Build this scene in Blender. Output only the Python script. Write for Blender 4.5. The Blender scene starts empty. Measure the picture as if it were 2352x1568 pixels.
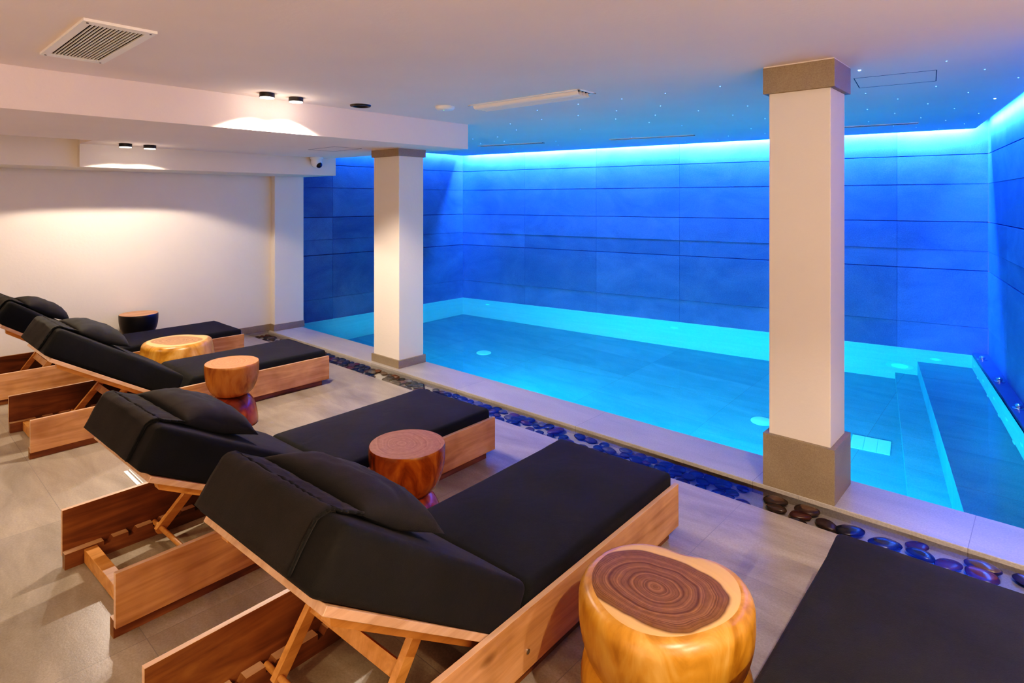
import bpy, bmesh, math, random
from mathutils import Vector, Matrix, noise as mnoise
R = math.radians
random.seed(7)
S = bpy.context.scene
COL = S.collection
S.view_settings.view_transform = 'Standard'
S.view_settings.look = 'None'
S.view_settings.exposure = 0.0
S.view_settings.use_curve_mapping = True   # gentle toe, like the contrasty photograph
cmv = S.view_settings.curve_mapping
cmv.extend = 'EXTRAPOLATED'
for p_ in ((.03, .012), (.08, .060), (.2, .192), (.5, .5)): cmv.curves[3].points.new(*p_)
cmv.update()
S.cycles.use_denoising = True
S.cycles.max_bounces = 10
S.cycles.diffuse_bounces = 5
S.cycles.transmission_bounces = 8
S.cycles.sample_clamp_indirect = 6.0
S.cycles.caustics_reflective = False
S.cycles.caustics_refractive = True
S.cycles.blur_glossy = 0.5

# ------------------------------------------------------------------ materials
class NT:
    def __init__(s, name):
        s.m = bpy.data.materials.new(name); s.m.use_nodes = True
        s.t = s.m.node_tree; s.n = s.t.nodes; s.l = s.t.links
        s.b = s.n['Principled BSDF']
        s.tc = s.n.new('ShaderNodeTexCoord')
    def node(s, typ, **kw):
        n = s.n.new(typ)
        for k, v in kw.items():
            if k in n.inputs: n.inputs[k].default_value = v
            else: setattr(n, k, v)
        return n
    def link(s, a, b): s.l.new(a, b)
    def coords(s, scale=(1, 1, 1), loc=(0, 0, 0), rnd=False):
        mp = s.n.new('ShaderNodeMapping'); mp.inputs['Scale'].default_value = scale
        mp.inputs['Location'].default_value = loc
        src = s.tc.outputs['Object']
        if rnd:
            oi = s.n.new('ShaderNodeObjectInfo')
            mul = s.n.new('ShaderNodeVectorMath'); mul.operation = 'SCALE'
            mul.inputs[0].default_value = (13, 7, 5); s.link(oi.outputs['Random'], mul.inputs['Scale'])
            ad = s.n.new('ShaderNodeVectorMath'); s.link(src, ad.inputs[0]); s.link(mul.outputs[0], ad.inputs[1])
            src = ad.outputs[0]
        s.link(src, mp.inputs['Vector'])
        return mp.outputs['Vector']
    def noise(s, vec, scale=5, detail=4, rough=.55, dist=0):
        n = s.n.new('ShaderNodeTexNoise'); n.inputs['Scale'].default_value = scale
        n.inputs['Detail'].default_value = detail; n.inputs['Roughness'].default_value = rough
        n.inputs['Distortion'].default_value = dist
        s.link(vec, n.inputs['Vector']); return n.outputs['Fac']
    def ramp(s, fac, stops):
        r = s.n.new('ShaderNodeValToRGB'); e = r.color_ramp.elements
        while len(e) < len(stops): e.new(.5)
        for i, (p, c) in enumerate(stops):
            e[i].position = p; e[i].color = (*c, 1)
        s.link(fac, r.inputs['Fac']); return r.outputs['Color']
    def mix(s, fac, a, b, mode='MIX'):
        m = s.n.new('ShaderNodeMix'); m.data_type = 'RGBA'; m.blend_type = mode
        for v, i in ((fac, 0), (a, 6), (b, 7)):
            if isinstance(v, (int, float)): m.inputs[i].default_value = v
            elif isinstance(v, tuple): m.inputs[i].default_value = (*v, 1)
            else: s.link(v, m.inputs[i])
        return m.outputs[2]
    def bump(s, h, strength=.2, dist=.01):
        b = s.n.new('ShaderNodeBump'); b.inputs['Strength'].default_value = strength
        b.inputs['Distance'].default_value = dist
        s.link(h, b.inputs['Height']); s.link(b.outputs[0], s.b.inputs['Normal'])
    def col(s, c):
        if isinstance(c, tuple): s.b.inputs['Base Color'].default_value = (*c, 1)
        else: s.link(c, s.b.inputs['Base Color'])
    def rough(s, v): s.b.inputs['Roughness'].default_value = v
    def spec(s, v): s.b.inputs['Specular IOR Level'].default_value = v

def m_plain(name, c, rough=.5, spec=.5, metal=0, emit=None, es=1):
    t = NT(name); t.col(c); t.rough(rough); t.spec(spec); t.b.inputs['Metallic'].default_value = metal
    if emit:
        t.b.inputs['Emission Color'].default_value = (*emit, 1); t.b.inputs['Emission Strength'].default_value = es
    return t.m

def m_plaster(name, c):
    t = NT(name); v = t.coords()
    n = t.noise(v, 1.2, 3)
    t.col(t.ramp(n, [(.3, tuple(x * .95 for x in c)), (.7, c)]))
    t.rough(.85); t.spec(.15)
    a = t.noise(v, 38, 5, .6)
    t.bump(a, .10, .012)
    return t.m

def m_stone(name, c1, c2, rough=.45, bw=None, rh=None, loc=(0, 0, 0), mortar=(.2, .18, .16), streak=(1, 1, 1), spec=.35, bump=.08, var=None, grain=110):
    t = NT(name); v = t.coords(streak)
    big = t.noise(v, 1.7, 6, .62, .6); fine = t.noise(t.coords(), grain, 3, .7)
    base = t.ramp(big, [(.32, c1), (.68, c2)])
    base = t.mix(.55, base, t.ramp(fine, [(.3, (.62, .62, .62)), (.7, (1.12, 1.12, 1.12))]), 'MULTIPLY')
    if bw:
        br = t.n.new('ShaderNodeTexBrick'); br.offset = 0
        t.link(t.coords(loc=loc), br.inputs['Vector'])
        br.inputs['Scale'].default_value = 1
        br.inputs['Brick Width'].default_value = bw; br.inputs['Row Height'].default_value = rh
        br.inputs['Mortar Size'].default_value = .0016; br.inputs['Mortar Smooth'].default_value = .1
        br.inputs['Color1'].default_value = (.9, .9, .9, 1); br.inputs['Color2'].default_value = (1.08, 1.07, 1.05, 1)
        br.inputs['Mortar'].default_value = (1, 1, 1, 1); br.inputs['Bias'].default_value = 0
        base = t.mix(1.0, base, br.outputs['Color'], 'MULTIPLY')
        base = t.mix(br.outputs['Fac'], base, mortar)
    if var:
        at = t.n.new('ShaderNodeAttribute'); at.attribute_name = 'tile'; at.attribute_type = 'GEOMETRY'
        base = t.mix(1.0, base, t.ramp(at.outputs['Fac'], [(0, (var, var, var)), (1, (1.1, 1.1, 1.1))]), 'MULTIPLY')
    t.col(base); t.rough(rough); t.spec(spec)
    t.bump(t.mix(.5, big, fine), bump, .01)
    return t.m

def m_wood(name, c1, c2, c3, axis=1, rough=.42, knots=True, soft=False):
    t = NT(name)
    sc = [9, 9, 9]; sc[axis] = .9
    if soft: sc = [5, 5, 5]; sc[axis] = 2.2
    g = t.noise(t.coords(tuple(sc), rnd=True), 1.6, 5, .55, 1.6)
    fine = [70, 70, 70]; fine[axis] = 3
    f = t.noise(t.coords(tuple(fine), rnd=True), 1, 3)
    b = t.ramp(g, [(.28, c1), (.52, c2), (.75, c3)])
    b = t.mix(.12 if soft else .35, b, t.ramp(f, [(.3, (.7, .7, .7)), (.7, (1.1, 1.1, 1.1))]), 'MULTIPLY')
    if knots:
        ks = [3, 3, 3]; ks[axis] = 1.3
        vo = t.n.new('ShaderNodeTexVoronoi'); t.link(t.coords(tuple(ks), rnd=True), vo.inputs['Vector'])
        vo.inputs['Scale'].default_value = 1.25; vo.inputs['Randomness'].default_value = 1
        k = t.ramp(vo.outputs['Distance'], [(0, (1, 1, 1)), (.06, (1, 1, 1)), (.11, (0, 0, 0))])
        b = t.mix(k, b, (c1[0] * .25, c1[1] * .25, c1[2] * .25))
        cl = t.noise(t.coords((1, 1, 1), rnd=True), 3.3, 3)
        b = t.mix(.8, b, t.ramp(cl, [(.35, (.62, .58, .55)), (.55, (1, 1, 1))]), 'MULTIPLY')
    t.col(b); t.rough(rough); t.spec(.4); t.bump(f, .06, .004)
    return t.m

def m_fabric(name, c):
    t = NT(name); v = t.coords()
    n = t.noise(v, 2.5, 4)
    t.col(t.ramp(n, [(.3, tuple(x * .75 for x in c)), (.7, c)]))
    t.rough(.92); t.spec(.12)
    t.b.inputs['Sheen Weight'].default_value = .04; t.b.inputs['Sheen Roughness'].default_value = .5
    w = t.noise(v, 420, 2); big = t.noise(v, 7, 3, .5, .8)
    t.bump(t.mix(.75, w, big), .35, .012)
    return t.m

def m_ringtop(name, heart1, heart2, sap, r_heart, squash=.82, off=(.02, .01), ringscale=34):
    """end grain: distorted rings around a heart, pale sapwood rim"""
    t = NT(name)
    v = t.coords((1, 1 / squash, 1), (off[0], off[1], 0))
    nz = t.n.new('ShaderNodeTexNoise'); nz.inputs['Scale'].default_value = 2.2; nz.inputs['Detail'].default_value = 3
    t.link(v, nz.inputs['Vector'])
    ad = t.n.new('ShaderNodeVectorMath'); ad.operation = 'MULTIPLY_ADD'
    t.link(nz.outputs['Color'], ad.inputs[0]); ad.inputs[1].default_value = (.17, .17, 0); t.link(v, ad.inputs[2])
    sb = t.n.new('ShaderNodeVectorMath'); sb.operation = 'SUBTRACT'; t.link(ad.outputs[0], sb.inputs[0]); sb.inputs[1].default_value = (.085, .085, 0)
    sep = t.n.new('ShaderNodeSeparateXYZ'); t.link(sb.outputs[0], sep.inputs[0])
    cb = t.n.new('ShaderNodeCombineXYZ'); t.link(sep.outputs[0], cb.inputs[0]); t.link(sep.outputs[1], cb.inputs[1])
    ln = t.n.new('ShaderNodeVectorMath'); ln.operation = 'LENGTH'; t.link(cb.outputs[0], ln.inputs[0])
    r = ln.outputs['Value']
    w = t.n.new('ShaderNodeMath'); w.operation = 'MULTIPLY'; t.link(r, w.inputs[0]); w.inputs[1].default_value = ringscale
    cw = t.n.new('ShaderNodeCombineXYZ'); t.link(w.outputs[0], cw.inputs[0])
    rn = t.noise(cw.outputs[0], 2.2, 5, .7)
    fine = t.noise(t.coords((1, 1, .1)), 45, 4)
    heart = t.mix(.4, t.ramp(rn, [(.36, heart1), (.60, heart2)]), t.ramp(fine, [(.3, (.55, .5, .45)), (.65, (1.1, 1.1, 1.1))]), 'MULTIPLY')
    if sap:
        mk = t.n.new('ShaderNodeMapRange'); t.link(r, mk.inputs[0])
        mk.inputs[1].default_value = r_heart - .006; mk.inputs[2].default_value = r_heart + .006
        heart = t.mix(mk.outputs[0], heart, t.mix(.3, sap, t.ramp(rn, [(.3, (.75, .7, .6)), (.7, (1.1, 1.1, 1.1))]), 'MULTIPLY'))
    t.col(heart); t.rough(.6); t.spec(.22)
    return t.m

def m_water(name, rough=0.0, bump=.02):
    t = NT(name); t.col((1, 1, 1)); t.rough(rough)
    t.b.inputs['Transmission Weight'].default_value = 1; t.b.inputs['IOR'].default_value = 1.333
    t.bump(t.noise(t.coords(), 2.2, 2), bump, .006)
    return t.m

def m_shallow(name):
    t = NT(name)
    gl = t.n.new('ShaderNodeBsdfGlossy'); gl.inputs['Roughness'].default_value = .03
    tr = t.n.new('ShaderNodeBsdfTransparent'); tr.inputs['Color'].default_value = (.96, .97, .98, 1)
    fr = t.n.new('ShaderNodeFresnel'); fr.inputs['IOR'].default_value = 1.333
    bp = t.n.new('ShaderNodeBump'); bp.inputs['Strength'].default_value = .25; bp.inputs['Distance'].default_value = .006
    t.link(t.noise(t.coords(), 9, 2), bp.inputs['Height'])
    t.link(bp.outputs[0], gl.inputs['Normal'])
    mx = t.n.new('ShaderNodeMixShader')
    t.link(fr.outputs[0], mx.inputs[0]); t.link(tr.outputs[0], mx.inputs[1]); t.link(gl.outputs[0], mx.inputs[2])
    t.link(mx.outputs[0], t.n['Material Output'].inputs['Surface'])
    return t.m

M = {}
M['plaster'] = m_plaster('plaster', (.76, .69, .61))
M['ceiling'] = m_plaster('ceiling_paint', (.87, .75, .69))
M['floor'] = m_stone('floor_tile', (.22, .178, .132), (.38, .315, .24), .30, 1.255, .626, (1.25, -.11, 0), (.19, .165, .14), (1, 3.2, 1), .4)
M['coping'] = m_stone('coping_tile', (.40, .36, .32), (.50, .45, .40), .32, 1.27, 5, (2.57, 1, 0), (.2, .18, .16), (1, 3, 1), .45)
M['coping_b'] = m_stone('coping_tile_right', (.40, .36, .32), (.50, .45, .40), .32, 1.27, 5, (.30, 1, 0), (.2, .18, .16), (1, 3, 1), .45)
M['ledge'] = m_stone('ledge_tile', (.07, .09, .17), (.10, .13, .22), .4)  # dark blue puts blue light and missing warm spotlight into the colour
M['base'] = m_stone('plinth_stone', (.25, .195, .135), (.32, .25, .175), .6, bump=.25, grain=160)
M['walltile'] = m_stone('wall_tile_lit', (.13, .235, .50), (.20, .32, .62), .6, streak=(1, 1, 1.6), bump=.12, var=.8, spec=.2, grain=90)  # blue of the cove light tinted into the tile colour
M['walltile_shade'] = m_stone('wall_tile_shaded', (.10, .135, .20), (.16, .20, .28), .6, streak=(1, 1, 1.6), bump=.12, var=.8, spec=.2, grain=90)  # same tile, shade at the left end painted in as a darker tone
M['groove'] = m_plain('tile_groove', (.05, .05, .05), .8)
M['pool'] = m_stone('pool_tile', (.22, .40, .50), (.30, .50, .60), .5, 1.255, .626, (0, .1, 0), (.25, .25, .25), (1, 3, 1), .2)  # blue of the underwater light tinted into the floor colour
M['poolwall'] = m_stone('pool_wall_tile', (.74, .8, .8), (.84, .9, .9), .5, streak=(1, 1, 6), spec=.2)  # brightness of the lamp-lit wall band put into a paler colour
M['wood'] = m_wood('stained_plywood', (.34, .155, .065), (.49, .235, .105), (.59, .305, .15))
M['woodshade'] = m_wood('stained_plywood_shaded', (.11, .045, .016), (.19, .083, .030), (.27, .122, .048))  # darker copy of the plywood, shade of inner faces put into the colour
M['edge'] = m_wood('plywood_edge', (.42, .23, .13), (.54, .32, .19), (.62, .39, .25), knots=False)
M['strut'] = m_wood('strut_wood', (.36, .15, .045), (.48, .21, .07), (.58, .27, .10), knots=False)
M['fabric'] = m_fabric('black_canvas', (.0155, .017, .0165))
M['fabric2'] = m_fabric('black_pillow_canvas', (.024, .025, .024))
M['black'] = m_plain('black_metal', (.01, .01, .01), .4)
M['white'] = m_plain('white_metal', (.88, .84, .79), .45)
M['whiteplastic'] = m_plain('white_plastic', (.8, .8, .8), .35)
M['chrome'] = m_plain('chrome', (.75, .78, .8), .18, metal=1)
M['dark'] = m_plain('dark_void', (.012, .012, .014), .9)
M['lens'] = m_plain('lamp_lens', (.9, .9, .9), .3, emit=(1, .93, .84), es=2.5)
M['star'] = m_plain('star_light_tip', (.1, .2, 1), .4, emit=(.06, .16, 1), es=9)
M['starbig'] = m_plain('star_light_bright', (.1, .2, 1), .4, emit=(.2, .4, 1), es=14)
M['disc'] = m_plain('pool_fitting_glow', (.8, .86, .86), .4, emit=(.0, .55, .8), es=.35)  # inlets, drain and flanges given a faint cyan glow, though no lamps
M['jet'] = m_plain('jet_plastic_glow', (.85, .88, .88), .4, emit=(.02, .5, .75), es=.25)  # jets made to glow faintly cyan, though they are no lamps
M['poollamp'] = m_plain('pool_lamp_glass', (.8, .9, .9), .4, emit=(.0, .75, 1), es=1.3)
M['water'] = m_water('pool_water')
M['shallow'] = m_shallow('channel_water')
M['channel'] = m_stone('channel_bed', (.42, .38, .33), (.55, .50, .44), .5)
M['led'] = m_plain('led_tape', (.1, .3, 1), .5, emit=(.03, .42, 1), es=12)
M['blackwood'] = m_plain('black_lacquer', (.012, .012, .012), .38)
M['amber'] = m_wood('amber_wood', (.045, .010, .002), (.20, .055, .008), (.34, .11, .018), axis=2, rough=.22, knots=False, soft=True)
M['amberlt'] = m_wood('light_amber_wood', (.16, .045, .008), (.36, .13, .03), (.44, .18, .05), axis=2, rough=.25, knots=False, soft=True)
M['redwood'] = m_wood('reddish_wood', (.10, .022, .008), (.26, .065, .02), (.34, .10, .03), axis=2, rough=.2, knots=False, soft=True)
M['yellow'] = m_wood('yellow_wood', (.26, .10, .012), (.47, .21, .035), (.60, .33, .09), axis=2, rough=.32, knots=False, soft=True)
M['topred'] = m_ringtop('red_end_grain', (.34, .12, .045), (.50, .22, .10), None, 1)
M['topplum'] = m_ringtop('plum_end_grain', (.20, .075, .05), (.30, .135, .095), None, 1)
M['topteak'] = m_wood('teak_top', (.42, .18, .07), (.55, .27, .12), (.62, .33, .16), axis=1, knots=False)
M['topyel'] = m_ringtop('heartwood_top', (.035, .013, .004), (.24, .11, .035), (.55, .33, .13), .228, .86, (.02, .012))
M['topyel2'] = m_ringtop('heartwood_top_far', (.26, .12, .05), (.48, .26, .12), (.66, .40, .17), .22, .8, (.0, .0))
for nm, c in (('pebc', (.035, .035, .04)), ('pebb', (.10, .065, .05)), ('pebr', (.13, .045, .035)), ('pebg', (.14, .13, .12))):
    t = NT('pebble_' + nm); nn = t.noise(t.coords(rnd=True), 25, 4)
    t.col(t.ramp(nn, [(.3, tuple(x * .6 for x in c)), (.7, c)])); t.rough(.25); M[nm] = t.m

# ------------------------------------------------------------------ mesh helpers
def finish(bm, name, mat, parent=None, smooth=False, auto=None):
    bmesh.ops.recalc_face_normals(bm, faces=bm.faces)
    me = bpy.data.meshes.new(name); bm.to_mesh(me); bm.free()
    mats = mat if isinstance(mat, (list, tuple)) else [mat]
    for m_ in mats: me.materials.append(m_)
    if smooth:
        for p in me.polygons: p.use_smooth = True
        if auto: me.set_sharp_from_angle(angle=R(auto))
    o = bpy.data.objects.new(name, me); COL.objects.link(o)
    if parent: o.parent = parent
    return o

def box(bm, x0, x1, y0, y1, z0, z1, bev=0, mi=0, M4=None):
    r = bmesh.ops.create_cube(bm, size=1)
    vs = r['verts']
    for v in vs:
        v.co = Vector((x0 + (v.co.x + .5) * (x1 - x0), y0 + (v.co.y + .5) * (y1 - y0), z0 + (v.co.z + .5) * (z1 - z0)))
        if M4: v.co = M4 @ v.co
    fs = list({f for v in vs for f in v.link_faces})
    for f in fs: f.material_index = mi
    if bev:
        es = list({e for v in vs for e in v.link_edges})
        bmesh.ops.bevel(bm, geom=es, offset=bev, segments=2, profile=.5, affect='EDGES')
    return vs

def prism(bm, pts, z0, z1, M4=None, mi=0):
    """extrude 2D polygon (x,y) from z0 to z1"""
    a = [bm.verts.new((x, y, z0)) for x, y in pts]; b = [bm.verts.new((x, y, z1)) for x, y in pts]
    n = len(pts); fs = [bm.faces.new(a), bm.faces.new(b)]
    for i in range(n): fs.append(bm.faces.new((a[i], a[(i + 1) % n], b[(i + 1) % n], b[i])))
    for f in fs: f.material_index = mi
    if M4:
        for v in a + b: v.co = M4 @ v.co
    return a + b

def sideprism(bm, pts, x0, x1, mi=0):
    """extrude profile (y,z) along x"""
    return prism(bm, pts, x0, x1, Matrix(((0, 0, 1, 0), (1, 0, 0, 0), (0, 1, 0, 0), (0, 0, 0, 1))), mi)

def tube(bm, p, q, r, seg=14, r2=None):
    p, q = Vector(p), Vector(q); d = q - p
    mt = Matrix.Translation((p + q) / 2) @ d.to_track_quat('Z', 'Y').to_matrix().to_4x4()
    bmesh.ops.create_cone(bm, cap_ends=True, segments=seg, radius1=r, radius2=r if r2 is None else r2, depth=d.length, matrix=mt)

def lathe(bm, prof, seg=48, wob=None, cap=True, mi=0, scale=(1, 1)):
    rings = []
    for k, (r, z) in enumerate(prof):
        ring = []
        for i in range(seg):
            a = 2 * math.pi * i / seg
            rr = r * (wob(a, z) if wob else 1)
            ring.append(bm.verts.new((rr * math.cos(a) * scale[0], rr * math.sin(a) * scale[1], z)))
        rings.append(ring)
    for a, b in zip(rings, rings[1:]):
        for i in range(seg):
            f = bm.faces.new((a[i], a[(i + 1) % seg], b[(i + 1) % seg], b[i])); f.material_index = mi
    if cap:
        bm.faces.new(rings[0][::-1]).material_index = mi; bm.faces.new(rings[-1]).material_index = mi
    return rings

def tag(o, label=None, cat=None, group=None, kind=None):
    if label: o['label'] = label
    if cat: o['category'] = cat
    if group: o['group'] = group
    if kind: o['kind'] = kind
    return o

def empty(name, loc, rz=0):
    o = bpy.data.objects.new(name, None); COL.objects.link(o)
    o.location = loc; o.rotation_euler = (0, 0, rz); o.empty_display_size = .1
    return o

def struct(name, bm, m, label, cat='structure', smooth=False):
    o = finish(bm, name, m, smooth=smooth); return tag(o, label, cat, kind='structure')

def boxobj(name, b, m, label, cat, bev=0):
    bm = bmesh.new(); box(bm, *b, bev=bev); return struct(name, bm, m, label, cat)

def copy_tree(o, parent=None):
    c = o.copy(); COL.objects.link(c); c.parent = parent
    for ch in list(o.children): copy_tree(ch, c)
    return c

# ------------------------------------------------------------------ room shell (metres; pool runs along X)
A = Vector((-7.54, 7.057)); B = Vector((-.654, 8.098)); C = Vector((-.518, 8.119)); G = Vector((.185, 3.9))
WZ = -.03
boxobj('floor', (-7.35, 2.6, -2.4, 3.24, -.2, 0), M['floor'], 'beige grey large format stone tile floor under the loungers', 'floor')
bm = bmesh.new(); box(bm, -7.6, -1.05, 3.52, 3.92, -.2, 0, .003)
struct('trim_1', bm, M['coping'], 'grey stone coping slab along the near edge of the pool, left of the big column', 'coping')
bm = bmesh.new(); box(bm, -1.05, 2.6, 3.52, 3.92, -.2, 0, .003)
struct('trim_2', bm, M['coping_b'], 'grey stone coping slab along the pool edge, right of the big column', 'coping')
boxobj('trim_3', (-7.35, 2.6, 3.24, 3.52, -.2, -.062), M['channel'], 'pale bed of the pebble channel between floor and pool coping', 'channel')
# pool shell
def poly_obj(name, polys, m, label, cat, kind='structure'):
    bm = bmesh.new()
    for p in polys: bm.faces.new([bm.verts.new(q) for q in p])
    me = bpy.data.meshes.new(name); bm.to_mesh(me); bm.free(); me.materials.append(m)
    o = bpy.data.objects.new(name, me); COL.objects.link(o)
    return tag(o, label, cat, kind=kind)
PD = -1.41
poly_obj('pool_floor', [[(-7.54, 3.9, PD), (G.x, 3.9, PD), (B.x, B.y, PD), (A.x, A.y, PD)]], M['pool'], 'tiled floor of the indoor pool lit cyan blue under water', 'pool')
poly_obj('pool_wall', [[(A.x, A.y, WZ + .002), (B.x, B.y, WZ + .002), (B.x, B.y, PD), (A.x, A.y, PD)],
                       [(B.x, B.y, WZ + .001), (G.x, G.y, WZ + .001), (G.x, G.y, PD), (B.x, B.y, PD)],
                       [(-7.54, 3.915, WZ + .002), (A.x, A.y, WZ + .002), (A.x, A.y, PD), (-7.54, 3.915, PD)],
                       [(G.x, 3.915, -.03), (-7.54, 3.915, -.03), (-7.54, 3.915, PD), (G.x, 3.915, PD)]], M['poolwall'],
         'glowing cyan pool side walls below the water line', 'pool wall')
w = poly_obj('pool_water', [[(-7.54, 3.915, WZ), (G.x, 3.915, WZ), (B.x, B.y, WZ), (A.x, A.y, WZ)]], M['water'], 'still clear blue water filling the indoor pool', 'water', 'stuff')
# bench and step along right wall
def shift(p, d): return (p[0] + d, p[1])
e1a, e1b = (-1.135, 8.025), (-.275, 3.915)
e2a, e2b = (-1.345, 7.993), (-.545, 3.915)
bm = bmesh.new(); prism(bm, [e1a, (B.x, B.y), (G.x, G.y), e1b], PD, -.61)
struct('pool_bench', bm, M['pool'], 'submerged tiled bench along the right side of the pool', 'bench')
bm = bmesh.new(); prism(bm, [e2a, e1a, e1b, e2b], PD, -1.17)
struct('pool_step', bm, M['pool'], 'low submerged step at the foot of the pool bench', 'step')
# ledge on the right
nrm = Vector((B.y - G.y, -(B.x - G.x))).normalized()
wo = Vector((.14, .02))
bm = bmesh.new(); prism(bm, [(B.x, B.y), (C.x, C.y), (G.x + .14, 3.925), (G.x, 3.925)], -.25, .0)
for v_ in bm.verts: v_.co.x += .004
struct('trim_4', bm, M['ledge'], 'narrow blue lit stone ledge between the pool and the right tiled wall', 'ledge')

# tiled walls with alternately projecting rows
ROWS = [(-.03, .275, 0), (.275, .887, .0016), (.887, 1.095, 0), (1.095, 1.41, .0016), (1.41, 1.82, 0), (1.82, 2.14, .0016), (2.14, 2.56, 0)]
def tilewall(name, P, Q, u0, label, tw=1.255, mt='walltile'):
    P, Q = Vector(P), Vector(Q); L = (Q - P).length; ang = math.atan2(Q.y - P.y, Q.x - P.x)
    bm = bmesh.new(); lay = bm.faces.layers.float.new('tile')
    rnd = random.Random(len(name) * 3 + int(L))
    box(bm, 0, L, .022, .12, -.3, 2.56, mi=1)
    for z0, z1, pr in ROWS:
        u = u0 - tw
        while u < L:
            a, b = max(0, u), min(L, u + tw)
            if b - a > .01:
                vs = box(bm, a + (.0012 if a > 0 else 0), b - .0012, -pr, .03, z0 + .0012, z1 - .0012)
                val = rnd.random()
                if pr:   # chamfer shaped in so the cove light draws a bright joint line
                    for v in vs:
                        if v.co.y < 0 and v.co.z > z1 - .01: v.co.z -= .007
                for f in {f for v in vs for f in v.link_faces}: f[lay] = val
            u += tw
    o = struct(name, bm, [M[mt], M['groove']], label, 'wall')
    o.location = (P.x, P.y, 0); o.rotation_euler = (0, 0, ang)
    return o
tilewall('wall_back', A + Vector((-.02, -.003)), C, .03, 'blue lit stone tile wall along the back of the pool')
tilewall('wall_left_pool', (-7.54, 3.8), (A.x, A.y), .75, 'blue lit stone tile wall at the left end of the pool', mt='walltile_shade')
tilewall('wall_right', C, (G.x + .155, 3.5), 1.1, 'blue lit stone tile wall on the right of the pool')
# white wall on the left
boxobj('wall_left', (-7.6, -7.35, -2.4, 3.6, -.2, 1.97), M['plaster'], 'white plaster wall behind the row of loungers', 'wall')
boxobj('pilaster', (-7.6, -7.25, 3.56, 3.95, 0.0, 1.97), M['plaster'], 'white pilaster at the end of the left wall beside the pool', 'pilaster', .004)
bm = bmesh.new(); box(bm, -7.36, -7.335, -2.4, 3.545, 0, .08, .002)
struct('baseboard_left', bm, M['base'], 'taupe stone baseboard along the white left wall', 'baseboard')
bm = bmesh.new(); prism(bm, [(-7.35, 3.545), (-7.235, 3.545), (-7.235, 3.955), (-7.26, 3.955), (-7.26, 3.56), (-7.35, 3.56)], 0, .08)
struct('baseboard_pilaster', bm, M['base'], 'taupe stone baseboard around the foot of the pilaster', 'baseboard')
# ceiling with cove gap along tiled walls
gp = .12
bd = (B - A).normalized(); nb = Vector((bd.y, -bd.x))
rd = (G - C).normalized() if False else (Vector((G.x + .155, 3.5)) - C).normalized(); nr = Vector((rd.y, -rd.x))
def inter(p, d, q, e):
    k = ((q.x - p.x) * e.y - (q.y - p.y) * e.x) / (d.x * e.y - d.y * e.x); return p + d * k
pb = A + nb * gp; prt = C + nr * gp
c_r = inter(pb, bd, prt, rd)
c_l = inter(pb, bd, Vector((-7.54 + gp, 0)), Vector((0, 1)))
re = inter(prt, rd, Vector((0, 3.4)), Vector((1, 0)))
bm = bmesh.new()
prism(bm, [(-7.6, -2.4), (2.6, -2.4), (2.6, 3.4), tuple(re), tuple(c_r), tuple(c_l), (-7.42, 3.8), (-7.6, 3.8)], 2.4, 2.44)
struct('ceiling', bm, M['ceiling'], 'white plaster ceiling over the loungers and the pool', 'ceiling')
boxobj('ceiling_cove_lid', (-7.9, 2.6, 3.4, 8.5, 2.56, 2.62), M['plaster'], 'closed top of the light cove above the pool walls', 'ceiling')
bm = bmesh.new(); prism(bm, [(-4.37, -2.4), (-4.37, 4.16), (-6.56, 3.94), (-6.56, 1.385), (-6.12, 1.385), (-6.12, -2.4)], 2.153, 2.4)
struct('ceiling_soffit', bm, M['ceiling'], 'dropped white ceiling beam and soffit over the far loungers', 'ceiling')
boxobj('trim_5', (-7.6, -6.56, 1.385, 4.0, 1.945, 2.4), M['plaster'], 'white boxed beam at the top of the left wall holding the scalloped light', 'beam')
boxobj('trim_6', (-7.6, -6.63, -2.4, 1.385, 1.945, 2.4), M['plaster'], 'recessed white beam section at the far left of the wall', 'beam')
boxobj('wall_rear', (-7.6, 2.7, -2.5, -2.4, 0, 2.4), M['plaster'], 'plain white wall behind the camera', 'wall')
boxobj('wall_right_room', (2.6, 2.7, -2.4, 3.6, 0, 2.4), M['plaster'], 'plain white wall on the right of the lounge, out of view', 'wall')
boxobj('wall_right_return', (.345, 2.7, 3.52, 3.62, 0, 2.4), M['plaster'], 'plain white wall closing the lounge beside the pool, out of view', 'wall')
# columns
def column(name, x0, x1, y0, y1, top, bh, ch, ins, label):
    r = empty(name, ((x0 + x1) / 2, (y0 + y1) / 2, 0)); tag(r, label, 'column')
    r['kind'] = 'structure'
    hx, hy = (x1 - x0) / 2, (y1 - y0) / 2
    bm = bmesh.new(); box(bm, -hx + ins, hx - ins, -hy + ins, hy - ins, bh - .01, top - ch + .01, .004)
    finish(bm, 'shaft', M['plaster'], r)
    bm = bmesh.new(); box(bm, -hx, hx, -hy, hy, 0, bh, .002); box(bm, -hx, hx, -hy, hy, bh, bh + .003)
    finish(bm, 'plinth', M['base'], r)
    bm = bmesh.new(); box(bm, -hx, hx, -hy, hy, top - ch, top - .006, .002); finish(bm, 'capital', M['base'], r)
    bm = bmesh.new(); box(bm, -hx + .003, hx - .003, -hy + .003, hy - .003, top - .008, top); finish(bm, 'joint', M['plaster'], r)
    return r
column('column', -5.175, -4.72, 3.565, 3.905, 2.153, .075, .08, .018, 'slender white square column with low stone base standing under the ceiling beam')
column('column', -1.243, -.868, 3.522, 3.865, 2.4, .295, .155, .026, 'large white square column with tall stone plinth nearest the camera')

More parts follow.
